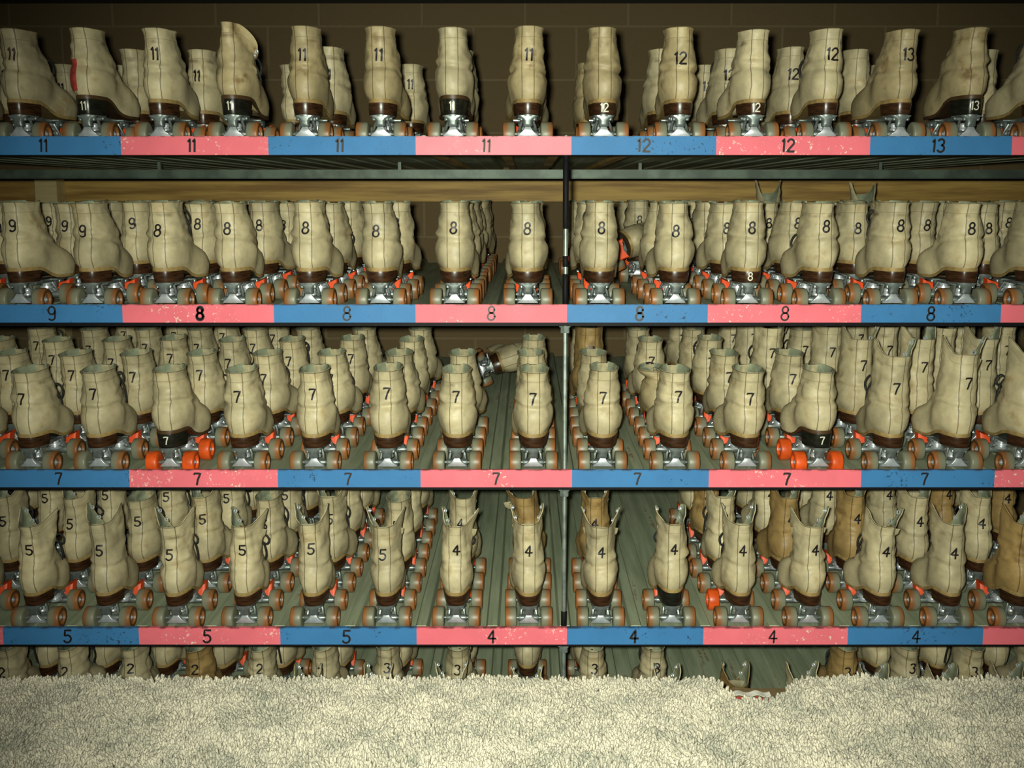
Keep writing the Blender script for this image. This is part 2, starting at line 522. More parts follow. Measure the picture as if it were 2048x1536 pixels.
        # close the underside
        bot = [e for e in bm.edges if e.is_boundary and all(v.co.z < s.zs(v.co.y) + .0015 for v in e.verts) and all(v[lay] > s.H - .001 for v in e.verts)]
        try: bmesh.ops.edgeloop_fill(bm, edges=bot)
        except Exception: pass
        bmesh.ops.recalc_face_normals(bm, faces=bm.faces)
        s.bvh = BVHTree.FromBMesh(bm)
        outer = list(bm.faces)
        # inner lining skin
        bm.normal_update()
        off = {}
        up = [f for f in outer if min(v[lay] for v in f.verts) < s.H * .72 and f.calc_center_median().z > s.sole + .05]
        uv = {v for f in up for v in f.verts}
        for v in uv:
            nv = bm.verts.new(v.co - v.normal * .0026); nv[lay] = v[lay]; off[v] = nv
        for f in up:
            g = bm.faces.new([off[v] for v in reversed(f.verts)]); g.smooth = True
            cm = f.calc_center_median(); g.material_index = 1
            if s.kind != 'laced' and cm.z < s.sole + s.H + s.rise*.5 - .024:
                dl = min((cm - s.pt(0, min(s.H, cm.z - s.sole))).length, (cm - s.pt(1, min(s.H, cm.z - s.sole))).length)
                if dl < .016: g.material_index = 2
        ups = set(up)
        for e in {e for f in up for e in f.edges}:
            if e.is_boundary and sum(1 for f in e.link_faces if f in ups) == 1 and len(e.link_faces) == 1:
                a, b = e.verts
                try: bm.faces.new((a, b, off[b], off[a]))
                except Exception: pass
        me = bpy.data.meshes.new('boot')
        for f in bm.faces: f.smooth = True
        bm.to_mesh(me); bm.free()
        me.materials.append(mat); me.materials.append(M['lining']); me.materials.append(M['facing'])
        return me

def sole_outline(b, grow=-.0006, n=52, y1=None):
    pts = []
    for i in range(n):
        p = b.pt(i / n, .006)
        pts.append(p)
    c = Vector((0, sum(p.y for p in pts) / n, 0))
    return [(p.x * (1 + grow / .045), c.y + (p.y - c.y) * (1 + grow / .13)) for p in pts]

def skate_assets(foot, wf, top, kind, seed, side, mat='cream', black_heel=False, flare=(.0, .0), lean=(0, 0), slump=0.0, welt='welt', rise=.03, droop=0.0):
    """all the meshes of one make of skate, local to its base"""
    hh = .036 if black_heel else .027
    b = Boot(foot, wf, top, kind, seed, side, hh, flare, lean, slump, rise, droop)
    A = {'boot_obj': b, 'foot': foot, 'kind': kind, 'cache': {}}
    A['boot'] = b.mesh(M[mat])
    # sole
    ol = sole_outline(b)
    bm = bmesh.new()
    add_loft(bm, [[(x*.97, y, b.zs(y) - .006) for x, y in ol], [(x, y, b.zs(y) - .0045) for x, y in ol], [(x, y, b.zs(y) + .0015) for x, y in ol], [(x*.96, y, b.zs(y) + .003) for x, y in ol]])
    A['sole'] = bm_mesh('sole', bm, M[welt])
    # heel block
    hl = .070 * min(1, b.lf + .1)
    back = [(x, y) for x, y in ol if y < hl]
    pts = sorted(back, key=lambda p: -math.atan2(p[0], -(p[1] - hl)))
    ring = lambda k, z: [(x * k, hl - (hl - y) * (1 - (1 - k) * .5) , z) for x, y in pts] + [(pts[-1][0]*k*.6, hl - .004, z), (pts[0][0]*k*.6, hl - .004, z)]
    zt = b.sole - .006
    bm = bmesh.new()
    add_loft(bm, [ring(.91, PLATE_Z), ring(.935, PLATE_Z + .003), ring(.975, PLATE_Z + .5*hh), ring(1.02, zt - .001), ring(1.015, zt)])
    A['heel'] = bm_mesh('heel', bm, M['heel_black' if black_heel else 'heel_brown'])
    A['heel_z'] = PLATE_Z + hh * .5
    A['heel_y'] = min(y for x, y in ol)
    bm = bmesh.new(); bm.from_mesh(A['heel']); A['heel_bvh'] = BVHTree.FromBMesh(bm); bm.free()
    # plate
    l = b.lf; wb = .145 * l - .003; ry = .040; fy = ry + wb
    A['axles'] = (ry, fy)
    bm = bmesh.new()
    add_loft(bm, [ring(.80, PLATE_Z - .004), ring(.82, PLATE_Z)])
    add_box(bm, -.017, .017, hl - .008, fy - .015, PLATE_Z - .010, PLATE_Z - .001)
    fr = [(x, y) for x, y in ol if y > fy - .035]
    fr.sort(key=lambda p: math.atan2(p[0], -(p[1] - (fy - .03))))
    fr2 = sorted(fr, key=lambda p: math.atan2(p[1] - (fy - .036), p[0]))
    add_loft(bm, [[(x*.72, (fy-.03) + (y-fy+.03)*.72, PLATE_Z - .004) for x, y in fr2], [(x*.74, (fy-.03) + (y-fy+.03)*.74, PLATE_Z - .001) for x, y in fr2]])
    # toe stop stem
    ty = foot - .026
    add_loft(bm, [rect_ring(0, ty - .012, PLATE_Z - .002, .012, .010), rect_ring(0, ty - .006, PLATE_Z - .016, .008, .008)])
    for sx in (-.02, .02):
        lathe_z(bm, [(PLATE_Z - .009, .0035), (PLATE_Z - .007, .0048), (PLATE_Z - .003, .0048)], sx, hl - .004, 10)
    A['plate'] = bm_mesh('plate', bm, M['metal'])
    # trucks
    def truck(y, sgn):
        bm = bmesh.new()
        s = sgn   # hanger leans towards the outside end
        prof = [(.0705, .0250, .012, -.016), (.0675, .0235, .012, -.016), (.0640, .0165, .0115, -.017), (.058, .0120, .0105, -.017), (.051, .0115, .0105, -.016), (.046, .0118, .010, -.0155), (.0435, .0085, .008, -.015)]
        add_loft(bm, [rect_ring(0, y + s*o, z, hx, hy, .7) for z, hx, hy, o in prof])
        for sx in (-.0155, .0155):
            lathe_z(bm, [(.058, .0030), (.0595, .0052), (.064, .0052), (.067, .004)], sx, y - s*.019, 10)
        add_tube(bm, [(-.053, y, .0285), (.053, y, .0285)], .0040, 10)
        lathe_x(bm, [(-.026, .0072), (-.022, .0085), (.022, .0085), (.026, .0072)], 0, y, .0285, 14)
        # struts
        for sx in (-1, 1):
            add_tube(bm, [(sx*.012, y + s*.014, .062), (sx*.018, y + s*.010, .047), (sx*.021, y + s*.002, .033)], .0034, 7)
        return bm
    bm = truck(ry, 1)
    A['rear_truck'] = bm_mesh('truck', bm, M['metal'])
    bm = truck(fy, -1)
    A['front_truck'] = bm_mesh('truck', bm, M['metal'])
    # bright triangular hanger face behind the rear axle
    def hanger(y, s):
        bm = bmesh.new()
        prof = [(.0470, .0060, .0035, -.0165), (.043, .0075, .004, -.0175), (.038, .0102, .0045, -.018), (.032, .0150, .005, -.0175), (.027, .0215, .005, -.016), (.022, .0255, .0045, -.014)]
        add_loft(bm, [rect_ring(0, y + s*o, z, hx, hy, .35) for z, hx, hy, o in prof])
        return bm_mesh('hanger', bm, M['chrome'])
    A['rear_hanger'] = hanger(ry, 1); A['front_hanger'] = hanger(fy, -1)
    bm = bmesh.new()
    cy = fy - .020
    lathe_z(bm, [(.034, .006), (.036, .0155), (.041, .0165), (.0425, .011), (.045, .0115), (.0465, .0165), (.052, .0160), (.0535, .010), (.056, .010), (.058, .0135), (.062, .0125), (.066, .007)], .0, cy, 20)
    A['cushion'] = bm_mesh('cushion', bm, M['chrome'], sharp=60)
    bm = bmesh.new()
    lathe_z(bm, [(.035, .004), (.037, .010), (.042, .0105), (.044, .008), (.047, .0095), (.053, .0095), (.056, .005)], .0, ry + .022, 14)
    A['rear_cushion'] = bm_mesh('cushion', bm, M['chrome'], sharp=60)
    # toe stop: bow-tie rubber block
    bm = bmesh.new()
    prof = []
    for k in range(9): t = -1 + k / 4; prof.append((t * .0285, .0085 + .0085 * abs(t) ** 1.8))
    pol = [(x, h) for x, h in prof] + [(x, -h) for x, h in reversed(prof)]
    zc = .049
    def slab(yy, k, dz): return [(x * k, yy + (v * .35), zc + dz + v * k) for x, v in pol]
    add_loft(bm, [slab(ty - .019, .90, -.002), slab(ty - .017, 1, -.002), slab(ty + .009, 1, .001), slab(ty + .012, .9, .001)])
    A['toe_stop'] = bm_mesh('toe_stop', bm, M['toe'])
    # tongue
    verts, faces = [], []
    hs = [.050 + (b.H + .004 - .050) * k / 10 for k in range(11)]
    for h in hs:
        hh2 = min(h, b.H)
        l0, r0 = b.pt(0, hh2), b.pt(1, hh2)
        for k in range(7):
            t = k / 6; m_ = .5 - abs(t - .5)
            p = l0.lerp(r0, t)
            inset = .005 if kind == 'laced' else .012
            p.y += -inset + m_ * .014
            p.z += (h - hh2) - (.008 if kind == 'laced' else .050) * sstep(.5*b.H, b.H, h)
            verts.append(p)
    for j in range(10):
        for k in range(6):
            a = j*7 + k; faces.append((a, a+1, a+8, a+7))
    A['tongue'] = mesh_from('tongue', verts, faces, M['tongue'])
    # laces
    bm = bmesh.new(); r = random.Random(seed)
    nl = 7 if kind == 'laced' else 4
    h0, h1 = .058, (b.H - .008 if kind == 'laced' else .5 * b.H + .03)
    path = []
    for k in range(nl):
        h = h0 + (h1 - h0) * k / (nl - 1)
        l0, r0 = b.pt(.012, h) + Vector((0, .0012, 0)), b.pt(.988, h) + Vector((0, .0012, 0))
        a_, c_ = (l0, r0) if k % 2 == 0 else (r0, l0)
        path += [a_, (a_ + c_) / 2 + Vector((0, .006, .003)), c_]
        if k < nl - 1:
            hn = h0 + (h1 - h0) * (k + .5) / (nl - 1)
            path.append(b.pt(.985 if k % 2 == 0 else .015, hn) + Vector((0, .002, 0)))
    add_tube(bm, smooth_path(path, 4), .0021)
    A['laces'] = bm_mesh('laces', bm, M['lace'])
    A['bows'] = []
    hb = h1 - .012 if kind != 'laced' else r.choice([.45, .62, .80]) * b.H
    for sd in (0, 1):
        bm = bmesh.new()
        e = b.pt(.02 if sd == 0 else .98, hb); sg = -1 if sd == 0 else 1
        L = r.uniform(.016, .030); dr = r.uniform(.016, .036)
        ctrl = [e + Vector((0, .003, 0)), e + Vector((sg*L*.5, .010, .008)), e + Vector((sg*L, .008, -dr*.3)), e + Vector((sg*L*.8, .006, -dr)), e + Vector((sg*L*.25, .008, -dr*.6)), e + Vector((sg*.003, .010, -.004)),
                e + Vector((sg*.012, .014, -.024)), e + Vector((sg*.015, .018, -.05)), e + Vector((sg*r.uniform(.004, .018), .022, -.075))]
        add_tube(bm, smooth_path(ctrl, 6), .0027)
        A['bows'].append(bm_mesh('lace_bow', bm, M['lace']))
    # eyelets inside the opened flaps
    A['eyelets'] = []
    if kind != 'laced':
        for u in (.045, .955):
            for h in (b.H - .012, b.H - .034):
                p = b.pt(u, h); p2 = b.pt(u + (.02 if u < .5 else -.02), h); p3 = b.pt(u, h - .006)
                n = (p2 - p).cross(p3 - p).normalized()
                if n.y > 0: n = -n
                a = (p2 - p).normalized(); c = n.cross(a)
                bm = bmesh.new()
                Rr, rr = .0044, .0017
                rings = []
                for i in range(12):
                    t = 2*math.pi*i/12; rd = a*math.cos(t) + c*math.sin(t)
                    rings.append([p + n*.0038 + rd*(Rr + rr*math.cos(2*math.pi*k/6)) + n*(rr*math.sin(2*math.pi*k/6)) for k in range(6)])
                add_loft(bm, rings + [rings[0]], cap=False)
                A['eyelets'].append(bm_mesh('eyelet', bm, M['chrome']))
    return A

def boot_number(A, text, mi, dz, dx, seed):
    key = ('n', text, mi, seed)
    if key in A['cache']: return A['cache'][key]
    b = A['boot_obj']
    zc = b.sole + b.H * .62 + dz
    hgt = .0275
    polys = digit_quads(text, hgt, .0044, slant=.06, seed=seed, spacing=.72)
    ca, sa = math.cos(.0), math.sin(.0)
    def mp(x, z):
        loc, nrm, i, d = b.bvh.ray_cast(Vector((x + dx + b.lean[0]*.35, -.3, zc + z)), Vector((0, 1, 0)))
        if loc is None: return None
        if nrm.y > 0: nrm = -nrm
        return loc + nrm * .0009
    me = number_mesh('size_number', polys, mp, M[mi])
    A['cache'][key] = me
    return me

def heel_number(A, text):
    key = ('h', text)
    if key in A['cache']: return A['cache'][key]
    polys = digit_quads(text, .019, .0028, spacing=.66, seed=3)
    def mp(x, z):
        loc, nrm, i, d = A['heel_bvh'].ray_cast(Vector((x, -.3, A['heel_z'] + z + .002)), Vector((0, 1, 0)))
        if loc is None: return None
        return loc + Vector((0, -.0008, 0))
    me = number_mesh('heel_number', polys, mp, M['white_ink'])
    A['cache'][key] = me
    return me

# wheels (outer side towards +x), shared by every skate
def wheel_mesh(mat):
    bm = bmesh.new(); r, w = .0285, .0150
    lathe_x(bm, [(-w, .011), (-w, .0205), (-w+.0006, .0250), (-w+.0022, .0276), (-w+.0045, r), (w-.0045, r), (w-.0022, .0276), (w-.0006, .0250), (w, .0205), (w-.001, .0175), (w-.006, .0160), (w-.0065, .006)], 0, 0, 0, 28)
    return bm_mesh('wheel', bm, M[mat], sharp=50)
WH, WHO = wheel_mesh('wheel'), wheel_mesh('orange_wheel')
bm = bmesh.new(); lathe_x(bm, [(.006, .0085), (.0085, .0085), (.0090, .0050), (.0118, .0050), (.0122, .0026), (.0140, .0026)], 0, 0, 0, 12)
NUT = bm_mesh('axle_nut', bm, M['chrome'])

def put_skate(A, loc, rot, label, group, num=None, ink='ink', hnum=None, full=2, orange=(), number_seed=0, extra=None):
    t = bpy.data.objects.new('roller_skate', None); C.objects.link(t)
    t.empty_display_size = .03
    t.location = loc; t.rotation_euler = rot
    t['label'] = label; t['category'] = 'roller skate'; t['group'] = group
    bo = link_mesh('boot', A['boot'], t)
    if num:
        r = random.Random(number_seed)
        v = r.randrange(3)
        n = link_mesh('size_number', boot_number(A, num, ink, (-.006, .0, .005)[v], (-.003, .001, .003)[v], v), bo)
    link_mesh('sole', A['sole'], t)
    h = link_mesh('heel', A['heel'], t)
    if hnum: link_mesh('heel_number', heel_number(A, hnum), h)
    p = link_mesh('plate', A['plate'], t)
    link_mesh('toe_stop', A['toe_stop'], t)
    ry, fy = A['axles']
    for tk, hg, cu in (('rear_truck', 'rear_hanger', 'rear_cushion'), ('front_truck', 'front_hanger', 'cushion')):
        o = link_mesh('truck', A[tk], t)
        link_mesh('hanger', A[hg], o)
        if full: link_mesh('cushion', A[cu], o)
    wi = 0
    for y in (ry, fy):
        for sx in (-1, 1):
            w = link_mesh('wheel', WHO if wi in orange else WH, t)
            w.location = (sx * .0455, y, .0285)
            w.rotation_euler = (rng.uniform(0, 6.28), 0, 0) if sx > 0 else (rng.uniform(0, 6.28), 0, math.pi)
            if full: link_mesh('axle_nut', NUT, w)
            if wi in orange: w['label'] = 'bright orange wheel'
            wi += 1
    if full:
        link_mesh('tongue', A['tongue'], t)
        l = link_mesh('laces', A['laces'], t)
        if full and rng.random() < .42: link_mesh('lace_bow', A['bows'][1 if loc[0] < .12 else 0], l)
        for e in A['eyelets']: link_mesh('eyelet', e, bo)
    if extra == 'tape':
        bb = A['boot_obj']; polys = []
        for i in range(5):
            for j in range(14):
                x0_, z0_ = -.030 + .0042 * i, .012 + .0052 * j
                polys.append([(x0_, z0_), (x0_ + .0042, z0_), (x0_ + .0042, z0_ + .0052), (x0_, z0_ + .0052)])
        def mp(x, z):
            loc_, nrm, i_, d_ = bb.bvh.ray_cast(Vector((x, -.3, bb.sole + z)), Vector((0, 1, 0)))
            if loc_ is None: return None
            return loc_ + (nrm if nrm.y < 0 else -nrm) * .0010
        link_mesh('tape', number_mesh('tape', polys, mp, M['red_tape']), bo)['label'] = 'faded red tape'
    return t

# ------------------------------------------------------------------ shelves
# slat top row in the picture, lane centres, painted sections
SH = [
 dict(key='top', py=272, sizes='eleven', lanes=[-105, 41, 177, 321, 467, 611, 762, 906, 1056, 1207, 1360, 1507, 1652, 1799, 1939, 2085, 2231, -252],
      sec=[(-260, 241, 'b', '11', 86), (241, 536, 'p', '11', 383), (536, 831, 'b', '11', 679), (831, 1143, 'q', '11', 973), (1143, 1433, 'b', '12', 1288), (1433, 1741, 'p', '12', 1577), (1741, 2025, 'b', '13', 1878), (2025, 2330, 'p', None, 0)]),
 dict(key='second', py=609, lanes=[-105, 40, 185, 330, 466, 618, 761, 909, 1056, 1200, 1351, 1496, 1641, 1785, 1929, 2070, 2215, -250],
      sec=[(-260, 244, 'b', '9', 103), (244, 547, 'p', '8', 399), (547, 831, 'b', '8', 694), (831, 1134, 'p', '8', 983), (1134, 1416, 'b', '8', 1279), (1416, 1723, 'p', '8', 1571), (1723, 2003, 'b', '8', 1863), (2003, 2330, 'p', None, 0)]),
 dict(key='middle', py=940, lanes=[-80, 62, 198, 341, 484, 629, 775, 914, 1067, 1205, 1351, 1494, 1638, 1780, 1915, 2052, 2195, -222],
      sec=[(-260, 258, 'b', '7', 117), (258, 555, 'p', '7', 394), (555, 841, 'b', '7', 696), (841, 1144, 'p', '7', 992), (1144, 1418, 'b', '7', 1275), (1418, 1723, 'p', '7', 1574), (1723, 1990, 'b', '7', 1850), (1990, 2330, 'p', None, 0)]),
 dict(key='fourth', py=1256, lanes=[-70, 72, 214, 354, 491, 628, 773, 912, 1058, 1201, 1343, 1479, 1619, 1760, 1897, 2035, 2175, -212],
      sec=[(-260, 5, 'p', None, 0), (5, 277, 'b', '5', 134), (277, 560, 'p', '5', 413), (560, 833, 'b', '5', 692), (833, 1134, 'p', '4', 984), (1134, 1407, 'b', '4', 1268), (1407, 1696, 'p', '4', 1547), (1696, 1967, 'b', '4', 1834), (1967, 2330, 'p', None, 0)]),
 dict(key='bottom', py=1562, lanes=[-206, -68, 66, 204, 342, 478, 614, 752, 905, 1054, 1194, 1330, 1470, 1606, 1742, 1878, 2014, 2150, 2286],
      sec=[(-460, 5, 'p', None, 0), (5, 277, 'b', None, 0), (277, 560, 'p', None, 0), (560, 833, 'b', None, 0), (833, 1134, 'p', None, 0), (1134, 1407, 'b', None, 0), (1407, 1696, 'p', None, 0), (1696, 1967, 'b', None, 0), (1967, 2530, 'p', None, 0)]),
]
LIP, BOARD_H = .022, .0435
def deck_z(sh, y): return sh['z'] - LIP + TILT * (y - SLAT_Y)

for sh in SH:
    sh['z'] = z_at(sh['py'], SLAT_Y)
    zt = sh['z']
    sh['X'] = [x_at(p, SLAT_Y + .03, zt - .0) for p in sh['lanes']]
    root = bpy.data.objects.new('skate_shelf', None); C.objects.link(root)
    root.location = (0, SLAT_Y, zt)
    look = {'top': 'topmost skate shelf with edge painted blue and pink reading 11 to 13', 'second': 'second skate shelf from top, painted edge reading 9 and 8',
            'middle': 'middle skate shelf, blue and pink edge reading 7', 'fourth': 'fourth skate shelf from top, painted edge reading 5 and 4',
            'bottom': 'lowest skate shelf, partly hidden behind the carpeted counter'}[sh['key']]
    root['label'] = look; root['category'] = 'shelf'; root['group'] = 'painted skate shelves'
    # steel deck: ribs between the lanes
    X = sorted(sh['X']); prof = []
    xs = [X[0] - .087] + [(a + b) / 2 for a, b in zip(X[:-1], X[1:])] + [X[-1] + .087]
    for i, xb in enumerate(xs):
        prof += [(xb - .0180, 0), (xb - .0128, .015), (xb - .0115, .0165), (xb + .0115, .0165), (xb + .0128, .015), (xb + .0180, 0)]
        if i < len(xs) - 1:
            xm = (xb + xs[i+1]) / 2
            prof += [(xm - .024, 0), (xm - .021, -.003), (xm + .021, -.003), (xm + .024, 0)]
    ya, yb_ = .0305, BACK_Y - .15 - SLAT_Y
    bm = bmesh.new()
    rows = []
    for (y, cap) in ((ya, 0), (yb_, 0)):
        top = [bm.verts.new((x, y, -LIP + TILT * y + z)) for x, z in prof]
        bot = [bm.verts.new((x, y, -LIP + TILT * y + z - .010)) for x, z in prof]
        rows.append((top, bot))
    n = len(prof)
    (t0, b0), (t1, b1) = rows
    for i in range(n - 1):
        bm.faces.new((t0[i], t0[i+1], t1[i+1], t1[i]))
        bm.faces.new((b0[i+1], b0[i], b1[i], b1[i+1]))
        bm.faces.new((t0[i+1], t0[i], b0[i], b0[i+1]))
        bm.faces.new((t1[i], t1[i+1], b1[i+1], b1[i]))
    bm.faces.new((t0[0], t1[0], b1[0], b0[0])); bm.faces.new((t0[-1], b0[-1], b1[-1], t1[-1]))
    link_mesh('deck', bm_mesh('deck', bm, M['deck'], smooth=False), root)
    # painted front boards
    for a, b, c, num, npx in sh['sec']:
        xa, xb = x_at(a, SLAT_Y, zt), x_at(b, SLAT_Y, zt)
        bm = bmesh.new()
        add_box(bm, -(xb-xa)/2, (xb-xa)/2, 0, .014, -BOARD_H/2, BOARD_H/2)
        bmesh.ops.bevel(bm, geom=[e for e in bm.edges if abs(e.verts[0].co.x - e.verts[1].co.x) > .01], offset=.0012, segments=2, affect='EDGES')
        o = link_mesh('painted_section', bm_mesh('painted_section', bm, M[{'b': 'blue', 'p': 'pink', 'q': 'pale_pink'}[c]]), root)
        o.location = ((xa + xb) / 2, 0, -BOARD_H / 2)
        cn = {'b': 'blue', 'p': 'pink', 'q': 'faded pink'}[c]
        o['label'] = f'{cn} painted section' + (f' numbered {num}' if num else '')
        if num:
            r = random.Random(a)
            hgt = .029 if sh['key'] in ('top', 'middle') else .033
            polys = digit_quads(num, hgt, r.uniform(.0042, .0056), slant=.05, spacing=.78, seed=a)
            if npx == 399: polys += digit_quads('8', .026, .0050, seed=5)
            nx = x_at(npx, SLAT_Y, zt) - (xa + xb) / 2
            me = number_mesh('size_number', polys, lambda x, z: (x + nx, -.0009, z), M['faded_ink' if npx == 973 else 'ink'])
            link_mesh('size_number', me, o)
    # black angle under the boards
    bm = bmesh.new(); dl = -.0015 if sh['key'] == 'top' else .009
    x0, x1 = x_at(sh['sec'][0][0], SLAT_Y, zt), x_at(sh['sec'][-1][1], SLAT_Y, zt)
    add_box(bm, x0, x1, .0141, .0150, -BOARD_H - dl, -.020)
    add_box(bm, x0, x1, .0305, .055, -BOARD_H - dl, -BOARD_H - dl + .004)
    link_mesh('edge_angle', bm_mesh('edge_angle', bm, M['black_steel'], smooth=False), root)
    if sh['key'] == 'top':
        yr = 3.3 - SLAT_Y
        zr1, zr0 = z_at(339, 3.3) - zt, z_at(357, 3.3) - zt
        bm = bmesh.new()
        add_box(bm, x0 * 1.3, x1 * 1.3, yr, yr + .03, zr0, zr1)
        bmesh.ops.bevel(bm, geom=[e for e in bm.edges if abs(e.verts[0].co.x - e.verts[1].co.x) > .01], offset=.004, segments=2, affect='EDGES')
        for k in range(4):
            xx = x0 + (x1 - x0) * (k + .5) / 4
            add_box(bm, xx - .005, xx + .005, yr + .012, yr + .024, zr1 - .001, -LIP + TILT * yr - .006)
        link_mesh('cross_rail', bm_mesh('cross_rail', bm, M['rail']), root)
        bm = bmesh.new()
        for px in (880, 1015, 1105, 1240):
            xx = x_at(px, SLAT_Y + .2, zt)
            add_box(bm, xx - .012, xx + .012, .08, yb_ - .02, 0, .001)
        for v in bm.verts:
            base = -LIP + TILT * v.co.y - .010
            v.co.z = base - (.012 if v.co.z < .0005 else -.001)
        link_mesh('joist', bm_mesh('joist', bm, M['beam'], smooth=False), root)

# ------------------------------------------------------------------ kinds of skate per shelf
CL = {
 'top':    dict(foot=.300, wf=.95, top=.268, P=.325),
 'second': dict(foot=.270, wf=1.0, top=.259, P=.285),
 'middle': dict(foot=.256, wf=1.0, top=.263, P=.271),
 'fourth': dict(foot=.222, wf=.86, top=.283, P=.240),
 'bottom': dict(foot=.212, wf=.83, top=.270, P=.230),
}
AS = {}
def asset(shelf, var):
    """var like 'L0' laced, 'O1' opened, 'K' black heel, 'S' slumped, 'T' tan opened"""
    if (shelf, var) in AS: return AS[(shelf, var)]
    c = CL[shelf]; foot, wf, top = c['foot'], c['wf'], c['top']
    sd = (hash_str(shelf + var) % 97) + 1
    r = random.Random(sd)
    side = 1 if sd % 2 else -1
    k = var[0]; kw = dict(mat='cream')
    if k == 'L': kind = 'laced'; kw['lean'] = (r.uniform(-.008, .008), r.uniform(-.004, .006))
    elif k == 'D': kind = 'laced'; kw['mat'] = 'soiled'; kw['lean'] = (r.uniform(-.008, .008), 0)
    elif k == 'K': kind = 'laced'; kw['black_heel'] = True; kw['welt'] = 'dark_welt'
    elif k == 'G': kind = 'laced'; kw['black_heel'] = True; kw['mat'] = 'soiled'; kw['welt'] = 'dark_welt'
    elif k == 'O': kind = 'open'; kw['flare'] = (r.uniform(.014, .036), r.uniform(.014, .040)); kw['rise'] = r.uniform(.030, .040); kw['lean'] = (r.uniform(-.006, .006), 0)
    elif k == 'B': kind = 'open'; kw['black_heel'] = True; kw['flare'] = (r.uniform(.02, .034), r.uniform(.008, .02))
    elif k == 'T': kind = 'open'; kw['mat'] = 'tan'; kw['flare'] = (r.uniform(.012, .034), r.uniform(.012, .034)); kw['rise'] = .035
    elif k == 'M': kind = 'laced'; kw['mat'] = 'tan'; kw['lean'] = (r.uniform(-.006, .006), 0)
    elif k == 'W': kind = 'open'; kw['mat'] = 'tan'; kw['flare'] = (.044, .012); kw['lean'] = (-.018, .0)
    elif k == 'S': kind = 'laced'; kw['slump'] = .30; kw['lean'] = (-.030, .012); kw['mat'] = 'soiled'
    elif k == 'F': kind = 'open'; kw['droop'] = .060; kw['flare'] = (.000, .040); kw['black_heel'] = True; kw['welt'] = 'dark_welt'; kw['mat'] = 'soiled'; kw['rise'] = .012
    if shelf == 'middle' and kind == 'open': top = .302
    if shelf == 'second' and kind == 'open': top = .292
    if shelf in ('fourth', 'bottom') and kind == 'laced': top -= .012
    if k == 'F': top += .012
    top += r.uniform(-.004, .004)
    AS[(shelf, var)] = skate_assets(foot, wf, top, kind, sd, side, **kw)
    return AS[(shelf, var)]
def hash_str(s):
    h = 7
    for ch in s: h = (h * 31 + ord(ch)) % 100003
    return h

ORD = ['front', 'second', 'third', 'fourth', 'fifth', 'sixth', 'seventh']
NTH = ['nearest', 'second', 'third', 'fourth', 'fifth', 'sixth', 'seventh', 'eighth', 'ninth', 'tenth']
SHN = {'top': 'top shelf', 'second': 'second shelf', 'middle': 'middle shelf', 'fourth': 'fourth shelf', 'bottom': 'bottom shelf'}
LOOK = {'L': 'cream laced', 'D': 'stained laced', 'K': 'black-heeled cream', 'G': 'black-heeled stained', 'O': 'open-topped cream', 'B': 'black-heeled open-topped', 'T': 'open-topped tan', 'M': 'tan laced', 'W': 'sagging tan', 'S': 'slumped cream', 'F': 'unlaced drooping'}

def lane_phrase(i, n=16):
    # the rod stands between the ninth and tenth lane
    if n == 19: i -= 1
    if n == 18 and i == 17: i = -1
    if i <= 8: k, sd = 8 - i, 'left'
    else: k, sd = i - 9, 'right'
    return f'{NTH[k]} lane {sd} of rod'

DROP = {('second', 16, 3), ('middle', 16, 1), ('fourth', 16, 1), ('second', 17, 3), ('second', 12, 4), ('middle', 14, 4), ('middle', 15, 4), ('bottom', 0, 1), ('bottom', 17, 0), ('bottom', 18, 0), ('bottom', 18, 1), ('bottom', 18, 2),
        ('second', 0, 4), ('second', 14, 4), ('second', 2, 4), ('second', 4, 4), ('second', 8, 4), ('second', 15, 3)}
def lay(shi, lane, rows, num, hnum=None, orange=(), ink='ink', seed=0, extra=None):
    """rows: list of variant names, None for an empty place; the first stands at the slat"""
    sh = SH[shi]; key = sh['key']; P = CL[key]['P']
    r = random.Random(shi * 100 + lane + seed)
    for k, v in enumerate(rows):
        if v is None: continue
        nm = num
        if isinstance(v, tuple): v, nm = v
        rev = v.endswith('r'); v = v.rstrip('r')
        if (key, lane, k) in DROP: continue
        A = asset(key, v)
        y = SLAT_Y + .0085 + k * P + (r.uniform(0, .006) if k else r.uniform(0, .003))
        x = sh['X'][lane] + (r.uniform(-.002, .002) if k else 0)
        yaw = R(r.uniform(-1.3, 1.3))
        if rev: yaw += math.pi; y += CL[key]['foot']; nm = None
        full = 2 if k < 2 else 1 if k < 4 else 0
        what = LOOK[v[0]] + (' reversed' if rev else '') + ' roller skate'
        if k == 0 and nm and key != 'bottom': what += f' marked {nm}'
        elif k == 0 and hnum: what = LOOK[v[0]] + f' skate with {hnum} on heel'
        lb = f'{what}, {ORD[k]} row, {lane_phrase(lane, len(sh["lanes"]))}, {SHN[key]}'
        put_skate(A, (x, y, deck_z(sh, y) + .0008), (math.atan(TILT), 0, yaw), lb, f'roller skates on the {SHN[key]}', nm,
                  ink=ink if k == 0 else 'ink', hnum=hnum if k == 0 else None, full=full, orange=orange if k == 0 else (), number_seed=shi*1000 + lane*10 + k, extra=extra if k == 0 else None)

